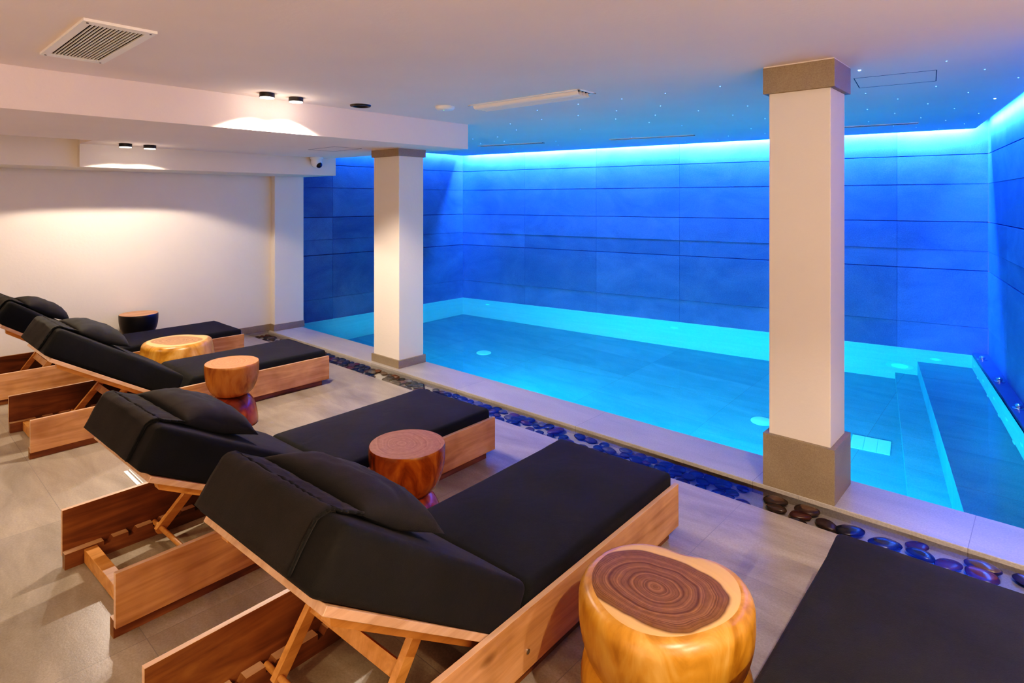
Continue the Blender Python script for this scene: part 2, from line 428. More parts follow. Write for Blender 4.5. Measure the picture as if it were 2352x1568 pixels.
# ------------------------------------------------------------------ lighting
def area(name, loc, rot, sx, sy, w, c, spread=180):
    l = bpy.data.lights.new(name, 'AREA'); l.shape = 'RECTANGLE'; l.size = sx; l.size_y = sy; l.energy = w; l.color = c
    l.spread = R(spread)
    o = bpy.data.objects.new(name, l); COL.objects.link(o); o.location = loc; o.rotation_euler = rot; return o
def spot(name, loc, tgt, w, c, ang, blend, rad=.03):
    l = bpy.data.lights.new(name, 'SPOT'); l.energy = w; l.color = c; l.spot_size = R(ang); l.spot_blend = blend; l.shadow_soft_size = rad
    o = bpy.data.objects.new(name, l); COL.objects.link(o); o.location = loc
    o.rotation_euler = (Vector(tgt) - Vector(loc)).to_track_quat('-Z', 'Y').to_euler(); return o
def strip(P, Q, n, w):
    """LED tape lying on the back edge of the ceiling board, shining on the wall and down"""
    P, Q = Vector(P), Vector(Q); d = Q - P; L = d.length; mid = (P + Q) / 2
    ang = math.atan2(d.y, d.x)
    # frame: local -Z (emission) points to wall (n) and slightly down
    dirv = Vector((n.x * .45, n.y * .45, -1)).normalized()
    q = dirv.to_track_quat('-Z', 'Y')
    xl = Vector((d.x, d.y, 0)).normalized(); zl = -dirv; yl = zl.cross(xl)
    mt = Matrix((xl, yl, zl)).transposed()
    o = area('cove_light', (mid.x, mid.y, 2.47), mt.to_euler(), L, .03, w, (.03, .15, 1.0))
    bm = bmesh.new(); box(bm, -L / 2, L / 2, -.006, .006, 2.44, 2.452)
    t = finish(bm, 'led_tape', M['led']); t.location = (mid.x, mid.y, 0); t.rotation_euler = (0, 0, ang)
    return t
LW = 215
o = strip(c_l - nb * .03, c_r - nb * .03, -nb, LW * 8); tag(o, 'blue led light tape in the cove above the back pool wall', 'light strip')
o = strip(Vector((-7.45, 4.5)), Vector((-7.45, c_l.y + .03)), Vector((-1, 0)), LW * .8); tag(o, 'blue led light tape in the cove above the left pool wall', 'light strip')
o = strip(c_r - nr * .03, re - nr * .03, -nr, LW * 1.9); tag(o, 'blue led light tape in the cove above the right pool wall', 'light strip')

WARM = (1, .82, .66)
def ceiling_spot(x, y, z, label, w=55, group='round black surface spotlights', ang=125, halo=.006, bl=.28):
    r = empty('ceiling_spotlight', (x, y, z)); tag(r, label, 'spotlight', group)
    bm = bmesh.new(); tube(bm, (0, 0, -.030), (0, 0, 0), .052, 32); finish(bm, 'housing', M['black'], r, True, 40)
    bm = bmesh.new(); tube(bm, (0, 0, -.036), (0, 0, -.029), .048, 32); finish(bm, 'lens', M['lens'], r, True, 40)
    spot('spot_light', (x, y, z - .045), (x, y, 0), w, WARM, ang, bl, .02)
    l = bpy.data.lights.new('spot_halo', 'POINT'); l.energy = w * halo; l.color = WARM; l.shadow_soft_size = .04
    o = bpy.data.objects.new('spot_halo', l); COL.objects.link(o); o.location = (x, y, z - .085)
    return r
def plain_spot(x, y, z, w=55, ang=126):
    pass
SW = 152
ceiling_spot(-4.158, 1.985, 2.4, 'round black ceiling spotlight, left one of the lit pair above the main beam', SW)
ceiling_spot(-4.178, 2.215, 2.4, 'round black ceiling spotlight, right one of the lit pair above the main beam', SW)
ceiling_spot(-6.25, 1.665, 2.153, 'small black spotlight, left one of the pair under the dropped far ceiling', SW * .5, ang=137, bl=.12)
ceiling_spot(-6.26, 1.865, 2.153, 'small black spotlight, right one of the pair under the dropped far ceiling', SW * .5, ang=137, bl=.12)
# unseen fittings beyond the frame, most added by the rear walls to brighten the room
for i, (x, y, z, k, hl) in enumerate([(.32, 1.30, 2.4, 1.2, .13), (-4.16, -.5, 2.4, .3, .02), (-.9, -2.0, 2.4, 1.3, .05), (-5.9, -.7, 2.153, .7, .03), (-3.0, -2.1, 2.4, .5, .05), (.9, -2.0, 2.4, 3.4, .05), (2.2, -.6, 2.4, 3.4, .05), (2.2, 1.2, 2.4, 3.0, .05)]):
    ceiling_spot(x, y, z, 'unseen round spotlight beyond the frame, placed to fill the room with light', SW * k, 'unseen spotlights placed beyond the frame for room light', halo=hl)

# underwater lamps in the near pool wall
CY = (.0, .60, 1.0)
for i, (x, p) in enumerate(((-6.2, 18), (-4.3, 75), (-2.6, 50), (-1.2, 65))):
    r = empty('pool_lamp', (x, 3.915, -.62)); tag(r, 'round underwater lamp in the near pool wall', 'pool light', 'underwater lamps in the near pool wall')
    bm = bmesh.new(); tube(bm, (0, 0, 0), (0, .03, 0), .12, 32); finish(bm, 'rim', M['whiteplastic'], r, True, 40)
    bm = bmesh.new(); tube(bm, (0, .02, 0), (0, .035, 0), .09, 32); finish(bm, 'glass', M['poollamp'], r, True, 40)
    area('pool_lamp_light', (x, 3.965, -.62), (R(90), 0, 0), .18, .18, p * 1.25, CY, 150).rotation_euler = (R(99), 0, 0)

# added area lamp standing in for the blue light escaping from the water
area('water_glow_fill', (-3.9, 5.6, -.022), (R(180), 0, 0), 6.6, 3.0, 5, (.0, .5, 1.0))
# dim warm world added as ambient fill; walls close the rear of the room
wd = bpy.data.worlds.new('World'); S.world = wd; wd.use_nodes = True
wd.node_tree.nodes['Background'].inputs[0].default_value = (1, .74, .58, 1)
wd.node_tree.nodes['Background'].inputs[1].default_value = .3

# ------------------------------------------------------------------ camera
cd = bpy.data.cameras.new('Camera'); cam = bpy.data.objects.new('Camera', cd); COL.objects.link(cam)
cam.location = (0, 0, 1.63); cam.rotation_euler = (R(90), 0, R(42.2))
cd.sensor_width = 36; cd.lens = 36 * 1373 / 2352; cd.shift_y = -(784 - 462) / 2352; cd.clip_start = .05
S.camera = cam

# ------------------------------------------------------------------ loungers
W2 = .3625; BT = .022; LEN = 2.11
Hp = Vector((.165, .62)); dn = Vector((.829, -.559)); nn_ = Vector((.559, .829))
def cushion(poly, x0, x1, r, seed, nu=26, nv=14, nw=4, wob=.004, name='seat_cushion', parent=None, sag=0):
    """rounded upholstered block; poly = 4 (y,z) points: bottom-start, bottom-end, top-end, top-start"""
    a, b, c, d = [Vector(p) for p in poly]
    Lm = ((b - a).length + (c - d).length) / 2; T = ((d - a).length + (c - b).length) / 2; Wd = x1 - x0
    bm = bmesh.new(); bmesh.ops.create_cube(bm, size=2)
    # build grid cube by hand
    bm.free(); bm = bmesh.new(); vmap = {}
    def V(i, j, k):
        if (i, j, k) in vmap: return vmap[(i, j, k)]
        def warp(t, n, D):   # denser near the ends, keeps rounding smooth
            t = t / n; e = min(.3, 1.2 * r / D)
            return t
        def dist(idx, n, D):
            m_ = [0, .3 * r / D, .65 * r / D, r / D]
            full = m_ + [r / D + (1 - 2 * r / D) * q / (n - 6) for q in range(1, n - 6)] + [1 - q for q in m_[::-1]]
            return full[idx]
        u, v, w_ = dist(i, nu, Lm), dist(j, nv, Wd), dist(k, nw6, T)
        p = Vector(((v - .5) * Wd, (u - .5) * Lm, (w_ - .5) * T))
        h = Vector((Wd / 2, Lm / 2, T / 2)); inn = Vector([max(-h[q] + r, min(h[q] - r, p[q])) for q in range(3)])
        dd = p - inn
        if dd.length > 1e-7: p = inn + dd.normalized() * r
        nz = mnoise.noise(Vector((p.x * 4 + seed * 9, p.y * 3, p.z * 6))) * wob
        nz += mnoise.noise(Vector((p.x * 14 + seed * 5, p.y * 11, p.z * 9 + 3))) * wob * .35
        up = max(0, p.z / (T / 2)); puff = .007 * (1 - (2 * p.x / Wd) ** 4) * (1 - (2 * p.y / Lm) ** 6) * up
        q = p + Vector((0 if dd.length < 1e-7 else dd.x / r * nz, 0, (nz + puff) * (1 if p.z > 0 else .2)))
        if abs(p.x) > Wd / 2 - r * 1.01: q.x += math.copysign(nz * 1.2, p.x)
        uu = q.y / Lm + .5; ww = q.z / T + .5
        bot = a.lerp(b, uu) if 0 <= uu <= 1 else a + (b - a) * uu
        top = d + (c - d) * uu
        yz = bot + (top - bot) * ww
        vmap[(i, j, k)] = bm.verts.new(((x0 + x1) / 2 + q.x, yz.x, yz.y)); return vmap[(i, j, k)]
    nw6 = 8
    nu2, nv2 = nu, nv
    for i in range(nu2):
        for j in range(nv2):
            for k in (0, nw6): bm.faces.new((V(i, j, k), V(i + 1, j, k), V(i + 1, j + 1, k), V(i, j + 1, k)))
    for i in range(nu2):
        for k in range(nw6):
            for j in (0, nv2): bm.faces.new((V(i, j, k), V(i + 1, j, k), V(i + 1, j, k + 1), V(i, j, k + 1)))
    for j in range(nv2):
        for k in range(nw6):
            for i in (0, nu2): bm.faces.new((V(i, j, k), V(i, j + 1, k), V(i, j + 1, k + 1), V(i, j, k + 1)))
    return finish(bm, name, M['fabric'], parent, True)

def make_lounger():
    r = empty('sun_lounger', (0, 0, 0))
    for s in (-1, 1):
        bm = bmesh.new()
        xi, xo = sorted((s * W2, s * (W2 - BT)))
        vs = box(bm, xi, xo, 0, LEN, .045, .25, .0012)
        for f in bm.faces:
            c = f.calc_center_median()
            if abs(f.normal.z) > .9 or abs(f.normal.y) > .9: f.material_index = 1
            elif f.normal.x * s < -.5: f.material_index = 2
        side = finish(bm, 'side_board', [M['wood'], M['edge'], M['woodshade']], r)
        bm = bmesh.new(); tube(bm, (s * W2, .93, .11), (s * (W2 + .004), .93, .11), .009, 16)
        finish(bm, 'bolt', M['chrome'], side, True, 40)
        # notched floor runner
        bm = bmesh.new(); zt = .068
        pts = [(0, 0), (LEN - .06, 0), (LEN - .06, zt)]
        for yc in (.66, .56, .46, .365, .26, .16)[::1]:
            pts += [(yc + .026, zt), (yc + .012, zt - .018), (yc - .012, zt - .021), (yc - .012, zt)]
        pts += [(0, zt)]
        x0, x1 = sorted((s * (W2 - BT - .001), s * (W2 - BT - .040)))
        sideprism(bm, pts, x0, x1)
        for f in bm.faces:
            if f.calc_center_median().z > zt - .003: f.material_index = 1
        finish(bm, 'notched_runner', [M['woodshade'], M['edge']], r)
    bm = bmesh.new(); box(bm, -W2 + BT + .045, W2 - BT - .045, .07, .12, .005, .065, .002); finish(bm, 'head_rail', M['strut'], r)
    bm = bmesh.new(); box(bm, -W2 + BT + .002, W2 - BT - .002, LEN - .05, LEN - .028, .09, .21, .002); finish(bm, 'foot_rail', M['wood'], r)
    bm = bmesh.new()
    for k in range(10):
        y = .90 + k * .118; box(bm, -W2 + BT + .002, W2 - BT - .002, y, y + .09, .122, .14, .002)
    finish(bm, 'slat_deck', M['strut'], r)
    # backrest panel, tilted
    def L2(s_, n_): p = Hp + dn * s_ + nn_ * n_; return (p.x, p.y)
    bm = bmesh.new(); sideprism(bm, [L2(0, 0), L2(.845, 0), L2(.845, .024), L2(0, .024)], -.337, .337)
    bmesh.ops.bevel(bm, geom=bm.edges[:], offset=.0015, segments=1, affect='EDGES')
    finish(bm, 'backrest_panel', M['edge'], r)
    for s in (-1, 1):
        bm = bmesh.new(); x0, x1 = sorted((s * .262, s * .305))
        sideprism(bm, [L2(.07, -.026), L2(.80, -.026), L2(.80, 0), L2(.05, 0)], x0, x1); finish(bm, 'batten', M['strut'], r)
    # prop frame
    t0, b0 = Vector((.556, .335)), Vector((.362, .058)); dv = (b0 - t0).normalized(); pv = Vector((-dv.y, dv.x)) * .020
    pr = empty('prop_frame', (0, 0, 0)); pr.parent = r
    for s in (-1, 1):
        bm = bmesh.new(); x0, x1 = sorted((s * .222, s * .248)); e = b0 + dv * .012
        sideprism(bm, [tuple(t0 + pv), tuple(t0 - pv), tuple(e - pv), tuple(e + dv * .01), tuple(e + pv)], x0, x1); finish(bm, 'prop_leg', M['strut'], pr)
    bm = bmesh.new(); q0 = t0 + dv * .095; q1 = t0 + dv * .14; pp = pv * .45
    sideprism(bm, [tuple(q0 + pp), tuple(q0 - pp), tuple(q1 - pp), tuple(q1 + pp)], -.222, .222); finish(bm, 'cross_bar', M['strut'], pr)
    bm = bmesh.new(); tube(bm, (-.315, b0.x, b0.y + .006), (.315, b0.x, b0.y + .006), .011, 16); finish(bm, 'dowel', M['strut'], pr, True, 40)
    # cushions
    cushion([(.888, .141), (LEN - .01, .141), (LEN - .012, .302), (.975, .302)], -.335, .335, .026, 1, name='seat_cushion', parent=r)
    bs = Hp + nn_ * .027 - dn * .06; ts = Hp + nn_ * .205 - dn * .058
    cushion([tuple(bs), (.884, .150), (.972, .306), tuple(ts)], -.338, .338, .028, 2, name='back_cushion', parent=r)
    return r

def make_pillow():
    r = empty('headrest_pillow', (0, 0, 0))
    # frame on top of the back cushion
    ts = Hp + nn_ * .205 - dn * .058; te = Vector((.972, .306)); u = (te - ts).normalized(); n = Vector((-u.y, u.x))
    if n.y < 0: n = -n
    x0, x1 = -.315, .245; xc, hw = (x0 + x1) / 2, (x1 - x0) / 2 + .012
    # pillow body: sealed lens with pinched corners
    bm = bmesh.new(); N = 28; K = 18; top = {}; bot = {}
    s0, s1 = .125, .475
    for i in range(N + 1):
        for j in range(K + 1):
            a, b = -1 + 2 * i / N, -1 + 2 * j / K
            prof = max(0, (1 - a ** 4)) ** .55 * max(0, 1 - abs(b) ** 2.4) ** .62
            pinch = 1 - .06 * (1 - abs(b) ** 2) * abs(a) ** 3
            x = xc + hw * a * pinch
            sp = s0 + (s1 - s0) * (b * (1 - .05 * (1 - a * a)) + 1) / 2
            wv = mnoise.noise(Vector((a * 3.1, b * 4.3, 2))) * .008 * prof + mnoise.noise(Vector((a * 11, b * 6, 7))) * .003 * prof
            base = .016 + .030 * max(0, b) * 1.0
            for d_, sg in ((top, 1), (bot, -1)):
                if sg < 0 and (i in (0, N) or j in (0, K)): d_[i, j] = top[i, j]; continue
                h = base + (.098 * prof + wv if sg > 0 else -.020 * prof)
                p = ts + u * sp + n * h
                d_[i, j] = bm.verts.new((x, p.x, p.y))
    for i in range(N):
        for j in range(K):
            for d_ in (top, bot):
                q = [d_[i, j], d_[i + 1, j], d_[i + 1, j + 1], d_[i, j + 1]]
                if len(set(q)) > 2:
                    try: bm.faces.new(q)
                    except ValueError: pass
    finish(bm, 'pillow_body', M['fabric2'], r, True)
    # cover flap draped over the head end
    path = []
    for t_ in (.13, .10, .07, .045, .025): path.append((ts + u * t_, n))
    bs = Hp + nn_ * .027 - dn * .06; e = (bs - ts).normalized(); m_ = Vector((e.y, -e.x))
    if m_.x > 0: m_ = -m_
    cpos = ts + u * .028 + e * .028
    for q in range(0, 7):
        ang = q / 6; nrm_ = (n * (1 - ang) + m_ * ang).normalized(); path.append((cpos + nrm_ * .028, nrm_))
    for t_ in (.05, .08, .11, .14, .165): path.append((ts + e * t_, m_))
    bm = bmesh.new(); NX = 34; outer = []; inner = []
    for k, (p, nr_) in enumerate(path):
        ro, ri = [], []
        for i in range(NX + 1):
            a = i / NX; x = x0 + (x1 - x0) * a + (.010 * math.sin(k * .35) if i == NX else 0)
            fold = .0045 * math.sin(a * 62 + 5 * math.sin(a * 9) + k * .2) * (.2, .8, 1, 1, .8, .6, .4, .2, .1, 0, 0, 0, 0, 0, 0, 0, 0, 0)[k] + mnoise.noise(Vector((a * 6, k * .5, 1))) * .003
            hh = .011 + fold + (.012 * max(0, 1 - k / 2.5))
            q = p + nr_ * hh; ro.append(bm.verts.new((x, q.x, q.y)))
            q = p + nr_ * (hh - .005 - (.004 if i in (0, NX) else 0)); ri.append(bm.verts.new((x, q.x, q.y)))
        outer.append(ro); inner.append(ri)
    for a, b in ((outer, 0), (inner, 1)):
        for k in range(len(path) - 1):
            for i in range(NX): bm.faces.new((a[k][i], a[k][i + 1], a[k + 1][i + 1], a[k + 1][i]))
    for k in range(len(path) - 1):
        for i in (0, NX): bm.faces.new((outer[k][i], outer[k + 1][i], inner[k + 1][i], inner[k][i]))
    for k in (0, len(path) - 1):
        for i in range(NX): bm.faces.new((outer[k][i], outer[k][i + 1], inner[k][i + 1], inner[k][i]))
    finish(bm, 'cover_flap', M['fabric2'], r, True)
    # piped hem along the near edge of the flap
    bm = bmesh.new(); prev = None
    for k, (p, nr_) in enumerate(path):
        q = p + nr_ * (.012 + (.012 * max(0, 1 - k / 2.5))); c_ = Vector((x1 + .010 * math.sin(k * .35), q.x, q.y))
        if prev: tube(bm, prev, c_, .004, 8)
        prev = c_
    finish(bm, 'piping', M['fabric'], r, True)
    return r

LP = [('front centre black cushioned wooden sun lounger, its prop legs nearest the camera', (-1.648, .59), 2.0),
      ('second wooden sun lounger from the front centre, beside the dark amber hourglass stool', (-2.935, .64), 2.1),
      ('wooden sun lounger behind the reddish hourglass stool, its orange side board facing the camera', (-5.13, .745), .8),
      ('farthest wooden sun lounger, beside the white wall and the black stool', (-6.575, .62), .6),
      ('sun lounger cut off by the lower right corner, only its black cushion foot end seen', (-.228, .56), 1.2)]
PLAB = ['black headrest pillow with draped flap on the front centre lounger',
        'black headrest pillow with draped flap on the second lounger from the front',
        'black headrest pillow with draped flap on the lounger behind the reddish hourglass stool',
        'black headrest pillow on the farthest lounger beside the white wall',
        'black headrest pillow on the lounger at the lower right, outside the view']
L0 = make_lounger(); P0 = make_pillow()
for i, (lab, (x, y), a) in enumerate(LP):
    for src, lb, cat, g in ((L0, lab, 'sun lounger', 'black cushioned sun loungers in a row'), (P0, PLAB[i], 'pillow', 'headrest pillows on the loungers')):
        if i == 4 and src is P0: continue
        o = src if i == 0 else copy_tree(src)
        o.location = (x, y, 0); o.rotation_euler = (0, 0, R(a)); tag(o, lb, cat, g)
        if i == 4:   # this cushion is broader and hangs over its boards
            for ch in o.children:
                if ch.name.startswith('seat_cushion'): ch.scale = (1.10, 1.01, 1.0); ch.location = (0, -.015, .006)
        th = (0, 6.3, 3.0, 0, 0)[i]   # backrests stand at slightly different notches
        if th:
            hg = Vector((0, .877, .14)); rx = Matrix.Translation(hg) @ Matrix.Rotation(R(th), 4, 'X') @ Matrix.Translation(-hg)
            if i == 2: rx = Matrix.Translation((0, -.04, .012)) @ rx
            if src is P0:
                o.matrix_basis = Matrix.Translation((x, y, 0)) @ Matrix.Rotation(R(a), 4, 'Z') @ rx
            else:
                dw = Vector((0, .362, .058)); rs = Matrix.Translation(dw) @ Matrix.Rotation(R(-1.6 * th), 4, 'X') @ Matrix.Translation(-dw)
                for ch in o.children:
                    if ch.name.startswith(('backrest_panel', 'batten', 'back_cushion')): ch.matrix_basis = rx
                    elif ch.name.startswith('prop_frame'): ch.matrix_basis = rs

# ------------------------------------------------------------------ stools
def stool(name, loc, label, body, top, r=.182, h=.45, waist=.072, zw=.215, lower=None, seed=1, lowm=None):
    root = empty('side_table', loc); tag(root, label, 'side table')
    def bowl(z0, z1, rb, rt, flip=False):
        out = []
        for k in range(15):
            t = k / 14
            rr = rb + (rt - rb) * math.sin(t * math.pi / 2) ** .75
            out.append((rr, z0 + (z1 - z0) * (1 - math.cos(t * math.pi / 2)) ** .95))
        return out
    bm = bmesh.new()
    up = bowl(zw, h - .035, waist, r) + [(r * 1.003, h - .018), (r * .997, h - .006), (r * .985, h)]
    lathe(bm, up, 56, lambda a, z: 1 + .006 * math.sin(2 * a + seed) + .003 * math.sin(5 * a + z * 9))
    finish(bm, 'upper_bowl', body, root, True, 50)
    bm = bmesh.new(); lathe(bm, [(.0001, h + .0005), (r * .5, h + .0012), (r * .975, h + .0012), (r * .985, h - .001)], 56, lambda a, z: 1 + .006 * math.sin(2 * a + seed) + .003 * math.sin(5 * a + z * 9), cap=False)
    finish(bm, 'top', top, root)
    bm = bmesh.new()
    lo = [(rr, zw - (z - zw) * (zw / (h - .035 - zw)) ) for rr, z in bowl(zw, h - .035, waist, r * .97)][::-1]
    lo = [(r * .93, 0), (r * .965, .012)] + [q for q in lo if q[1] > .013]
    lathe(bm, lo, 56); finish(bm, 'lower_bowl', lowm or body, root, True, 50)
    return root
stool('s1', (-7.13, 2.02, 0), 'black hourglass side table with a pale wood top against the white wall', M['blackwood'], M['topteak'], .180, .45)
stool('s3', (-4.465, 1.868, 0), 'reddish brown hourglass wooden side table between the second and third loungers', M['amberlt'], M['topred'], .184, .452, lowm=M['redwood'])
stool('s4', (-2.335, 1.815, 0), 'dark amber hourglass wooden side table with plum coloured top behind the front lounger', M['amber'], M['topplum'], .184, .45, lowm=M['redwood'])

def trunk_table(loc, label, r, h, sx, sy, rz, seed, top, groove=None):
    root = empty('trunk_table', loc, rz); tag(root, label, 'side table')
    ph = [random.Random(seed + k).random() * 6.28 for k in range(4)]
    wob = lambda a, z: 1 + .045 * math.cos(2 * a + ph[0]) + .035 * math.cos(3 * a + ph[1]) + .012 * math.sin(5 * a + ph[2] + z * 4) - .12 * math.exp(-((((a - 1.4 + math.pi) % (2 * math.pi)) - math.pi) / .33) ** 2)
    bm = bmesh.new(); prof = []
    zg = groove or 0
    if groove:
        for k in range(13):
            t = k / 12; prof.append((r * (.86 + .10 * math.sin(t * math.pi) ** .6 + .03 * t), zg * t))
        prof.append((r * .885, zg + .004)); z0 = zg + .008
    else: z0 = 0
    for k in range(1, 17):
        t = k / 16; prof.append((r * (.90 + .10 * math.sin(min(1, t * 1.25) * math.pi / 2) ** .8 if groove else .93 + .07 * math.sin(t * math.pi)), z0 + (h - .05 - z0) * t))
    rr = prof[-1][0]; rim_k = len(prof)
    for k in range(1, 8):
        a = k / 7 * math.pi / 2; prof.append((rr - .045 * (1 - math.cos(a)), h - .05 + .05 * math.sin(a)))
    nb_ = len(prof)
    rings = lathe(bm, prof, 72, wob, cap=False, scale=(sx, sy))
    bm.faces.new(rings[0][::-1])
    body = finish(bm, 'trunk_body', M['yellow'], root, True, 60)
    bm = bmesh.new(); rt = prof[-1][0]
    # shift so the top cap reuses the last profile radius
    top_prof = [(rt + .012, h - .004), (rt, h + .0006), (rt * .8, h + .002), (rt * .5, h + .002), (rt * .2, h + .002), (.0005, h + .002)]
    lathe(bm, top_prof, 72, lambda a, z: wob(a, h), cap=False, scale=(sx, sy))
    finish(bm, 'top', top, root, True)
    return root
trunk_table((-.935, 1.76, 0), 'large yellow tree trunk table with dark heartwood top, front of the picture', .272, .39, 1.04, .97, R(20), 5, M['topyel'], .17)
trunk_table((-5.862, 1.97, 0), 'wide pale yellow trunk table between the two farthest loungers', .318, .375, 1.0, .95, R(40), 11, M['topyel2'])

# ------------------------------------------------------------------ ceiling fittings
v = empty('ceiling_vent', (-3.455, .79, 2.4)); tag(v, 'white square grille vent with dark slots on the ceiling, upper left', 'vent')
bm = bmesh.new(); hx, hy, fw = .44, .14, .035
for b in ((-hx, hx, -hy, -hy + fw), (-hx, hx, hy - fw, hy), (-hx, -hx + fw + .02, -hy + fw, hy - fw), (hx - fw - .02, hx, -hy + fw, hy - fw)): box(bm, b[0], b[1], b[2], b[3], -.012, 0)
finish(bm, 'frame', M['white'], v)
bm = bmesh.new(); box(bm, -hx + .02, hx - .02, -hy + .02, hy - .02, -.004, -.001); finish(bm, 'backing', M['dark'], v)
ns = 13
for k in range(ns):
    y = -hy + fw + (2 * hy - 2 * fw) * (k + 1) / (ns + 1)
    bm = bmesh.new(); box(bm, -hx + fw, hx - fw, y - .0024, y + .0024, -.010, -.004); finish(bm, 'slat', M['white'], v)
for sx in (-1, 1):
    for sy in (-1, 1):
        bm = bmesh.new(); tube(bm, (sx * (hx - .028), sy * (hy - .02), -.0125), (sx * (hx - .028), sy * (hy - .02), -.014), .005, 10); finish(bm, 'screw', M['dark'], v)
v = empty('linear_diffuser', (-2.95, 3.435, 2.4), R(1)); tag(v, 'long white linear air diffuser with curved blades on the ceiling before the pool', 'air diffuser')
bm = bmesh.new(); hx, hy = .54, .105
for b in ((-hx, hx, -hy, -hy + .022), (-hx, hx, hy - .022, hy), (-hx, -hx + .02, -hy, hy), (hx - .02, hx, -hy, hy)): box(bm, *b, -.006, 0)
finish(bm, 'frame', M['white'], v)
bm = bmesh.new(); box(bm, -hx + .02, hx - .02, -hy + .02, hy - .02, -.002, -.001); finish(bm, 'backing', M['dark'], v)
for k in range(4):
    y = -.078 + k * .042; bm = bmesh.new()
    pts = []
    for q in range(7):
        a = q / 6 * R(75); pts.append((y + .036 * (1 - math.cos(a)), -.003 - .036 * math.sin(a) * .9))
    pts2 = [(p + .003, z_) for p, z_ in pts[::-1]]
    sideprism(bm, pts + pts2, -hx + .03, hx - .03); finish(bm, 'blade', M['white'], v, True, 40)
def slot(x, y, a, L, lab):
    v = empty('slot_diffuser', (x, y, 2.4), R(a)); tag(v, lab, 'air diffuser', 'slot diffusers in the pool ceiling')
    bm = bmesh.new(); box(bm, -L / 2, L / 2, -.05, -.04, -.008, 0); box(bm, -L / 2, L / 2, .04, .05, -.008, 0); finish(bm, 'frame', M['ceiling'], v)
    bm = bmesh.new(); box(bm, -L / 2, L / 2, -.04, .04, -.003, -.001); finish(bm, 'opening', M['groove'], v)
slot(-5.45, 5.98, 12, 1.0, 'slim slot diffuser in the blue pool ceiling beside the beam end')
slot(-3.6, 6.46, 13, 1.03, 'slim slot diffuser in the blue pool ceiling between the two columns')
slot(-1.5, 6.92, 12, 1.05, 'slim slot diffuser in the blue pool ceiling right of the big column')
def outline(name, pts, z, lab):
    bm = bmesh.new(); n = len(pts)
    for i in range(n):
        p, q = Vector(pts[i]), Vector(pts[(i + 1) % n]); d = (q - p).normalized(); s_ = Vector((-d.y, d.x)) * .0022
        prism(bm, [tuple(p - s_ - d * .002), tuple(q - s_ + d * .002), tuple(q + s_ + d * .002), tuple(p + s_ - d * .002)], z - .0012, z + .0005)
    o = finish(bm, name, M['groove']); tag(o, lab, 'access panel', kind='structure')
outline('access_panel', [(-.93, 4.22), (-.51, 4.27), (-.56, 4.66), (-.98, 4.6)], 2.4, 'flush ceiling access panel outline right of the big column')
outline('access_panel', [(-5.6, 3.1), (-5.1, 3.1), (-5.1, 3.4), (-5.6, 3.4)], 2.153, 'faint access panel outline in the soffit left of the slender column')
v = empty('recessed_speaker', (-4.12, 2.735, 2.4)); tag(v, 'round black recessed downlight ring on the ceiling above the beam', 'downlight')
bm = bmesh.new(); lathe(bm, [(.055, -.001), (.06, -.012), (.078, -.012), (.082, -.006), (.083, 0)], 40, cap=False); finish(bm, 'trim_ring', M['black'], v, True)
bm = bmesh.new(); tube(bm, (0, 0, -.003), (0, 0, -.001), .058, 40); finish(bm, 'recess', M['dark'], v)
v = empty('smoke_detector', (-3.675, 3.24, 2.4)); tag(v, 'round white smoke detector on the ceiling near the linear diffuser', 'smoke detector')
bm = bmesh.new(); lathe(bm, [(.078, 0), (.078, -.014), (.066, -.028), (.03, -.034), (.001, -.035)], 40, cap=False); finish(bm, 'body', M['whiteplastic'], v, True, 50)
bm = bmesh.new(); tube(bm, (.02, -.03, -.036), (.02, -.03, -.032), .004, 10); finish(bm, 'indicator', m_plain('green_led', (.2, .8, .2), emit=(.3, .9, .2), es=1), v)
v = empty('security_camera', (-6.49, 3.70, 2.153)); tag(v, 'white dome security camera under the dropped ceiling by the far beam', 'camera')
bm = bmesh.new(); lathe(bm, [(.001, 0), (.075, 0), (.078, -.012), (.07, -.022), (.062, -.03)], 36, cap=False); finish(bm, 'mount', M['whiteplastic'], v, True, 40)
bm = bmesh.new(); bmesh.ops.create_uvsphere(bm, u_segments=28, v_segments=18, radius=.064, matrix=Matrix.Translation((0, 0, -.055)) @ Matrix.Scale(1.15, 4, (0, 0, 1))); finish(bm, 'ball', M['whiteplastic'], v, True)
bm = bmesh.new(); bmesh.ops.create_uvsphere(bm, u_segments=20, v_segments=12, radius=.038, matrix=Matrix.Translation((.034, .012, -.092))); finish(bm, 'camera_lens', M['black'], v, True)

# star lights (positions on the pool ceiling)
ST = [(-1.0, 4.09, 1), (-.62, 4.95, 0), (-.3, 4.75, 0), (-.25, 5.35, 1)]
stars_px = [(1974,161,1),(2174,140,0),(2262,159,0),(2339,178,0),(1988,214,0),(2062,227,0),(2150,198,0),(2131,238,0),(2224,212,0),(2285,226,1),(1992,251,0),(2055,260,0),(2115,270,0),(2192,249,0),(2248,260,0),(1995,279,0),(2052,289,0),(2104,292,0),(2172,276,0),(2215,284,0),(2156,296,0),(1717,243,0),(1725,295,0),(1757,272,0),(1757,306,0),
 (1234,253,0),(1328,239,0),(1328,265,0),(1428,227,0),(1528,214,0),(1654,198,0),(1517,243,0),(1416,254,0),(1414,273,0),(1505,264,0),(1604,254,0),(1244,274,0),(1172,284,0),(1186,298,0),(1333,297,0),(1491,281,0),(1566,288,0),(1683,264,0),(1086,319,0),(1143,314,0),(1158,324,0),(1277,324,0),(1104,329,0),(1178,340,0),(1451,315,0),(1574,325,0),(1649,321,0),(1673,312,0),(1220,328,0),(1282,333,0)]
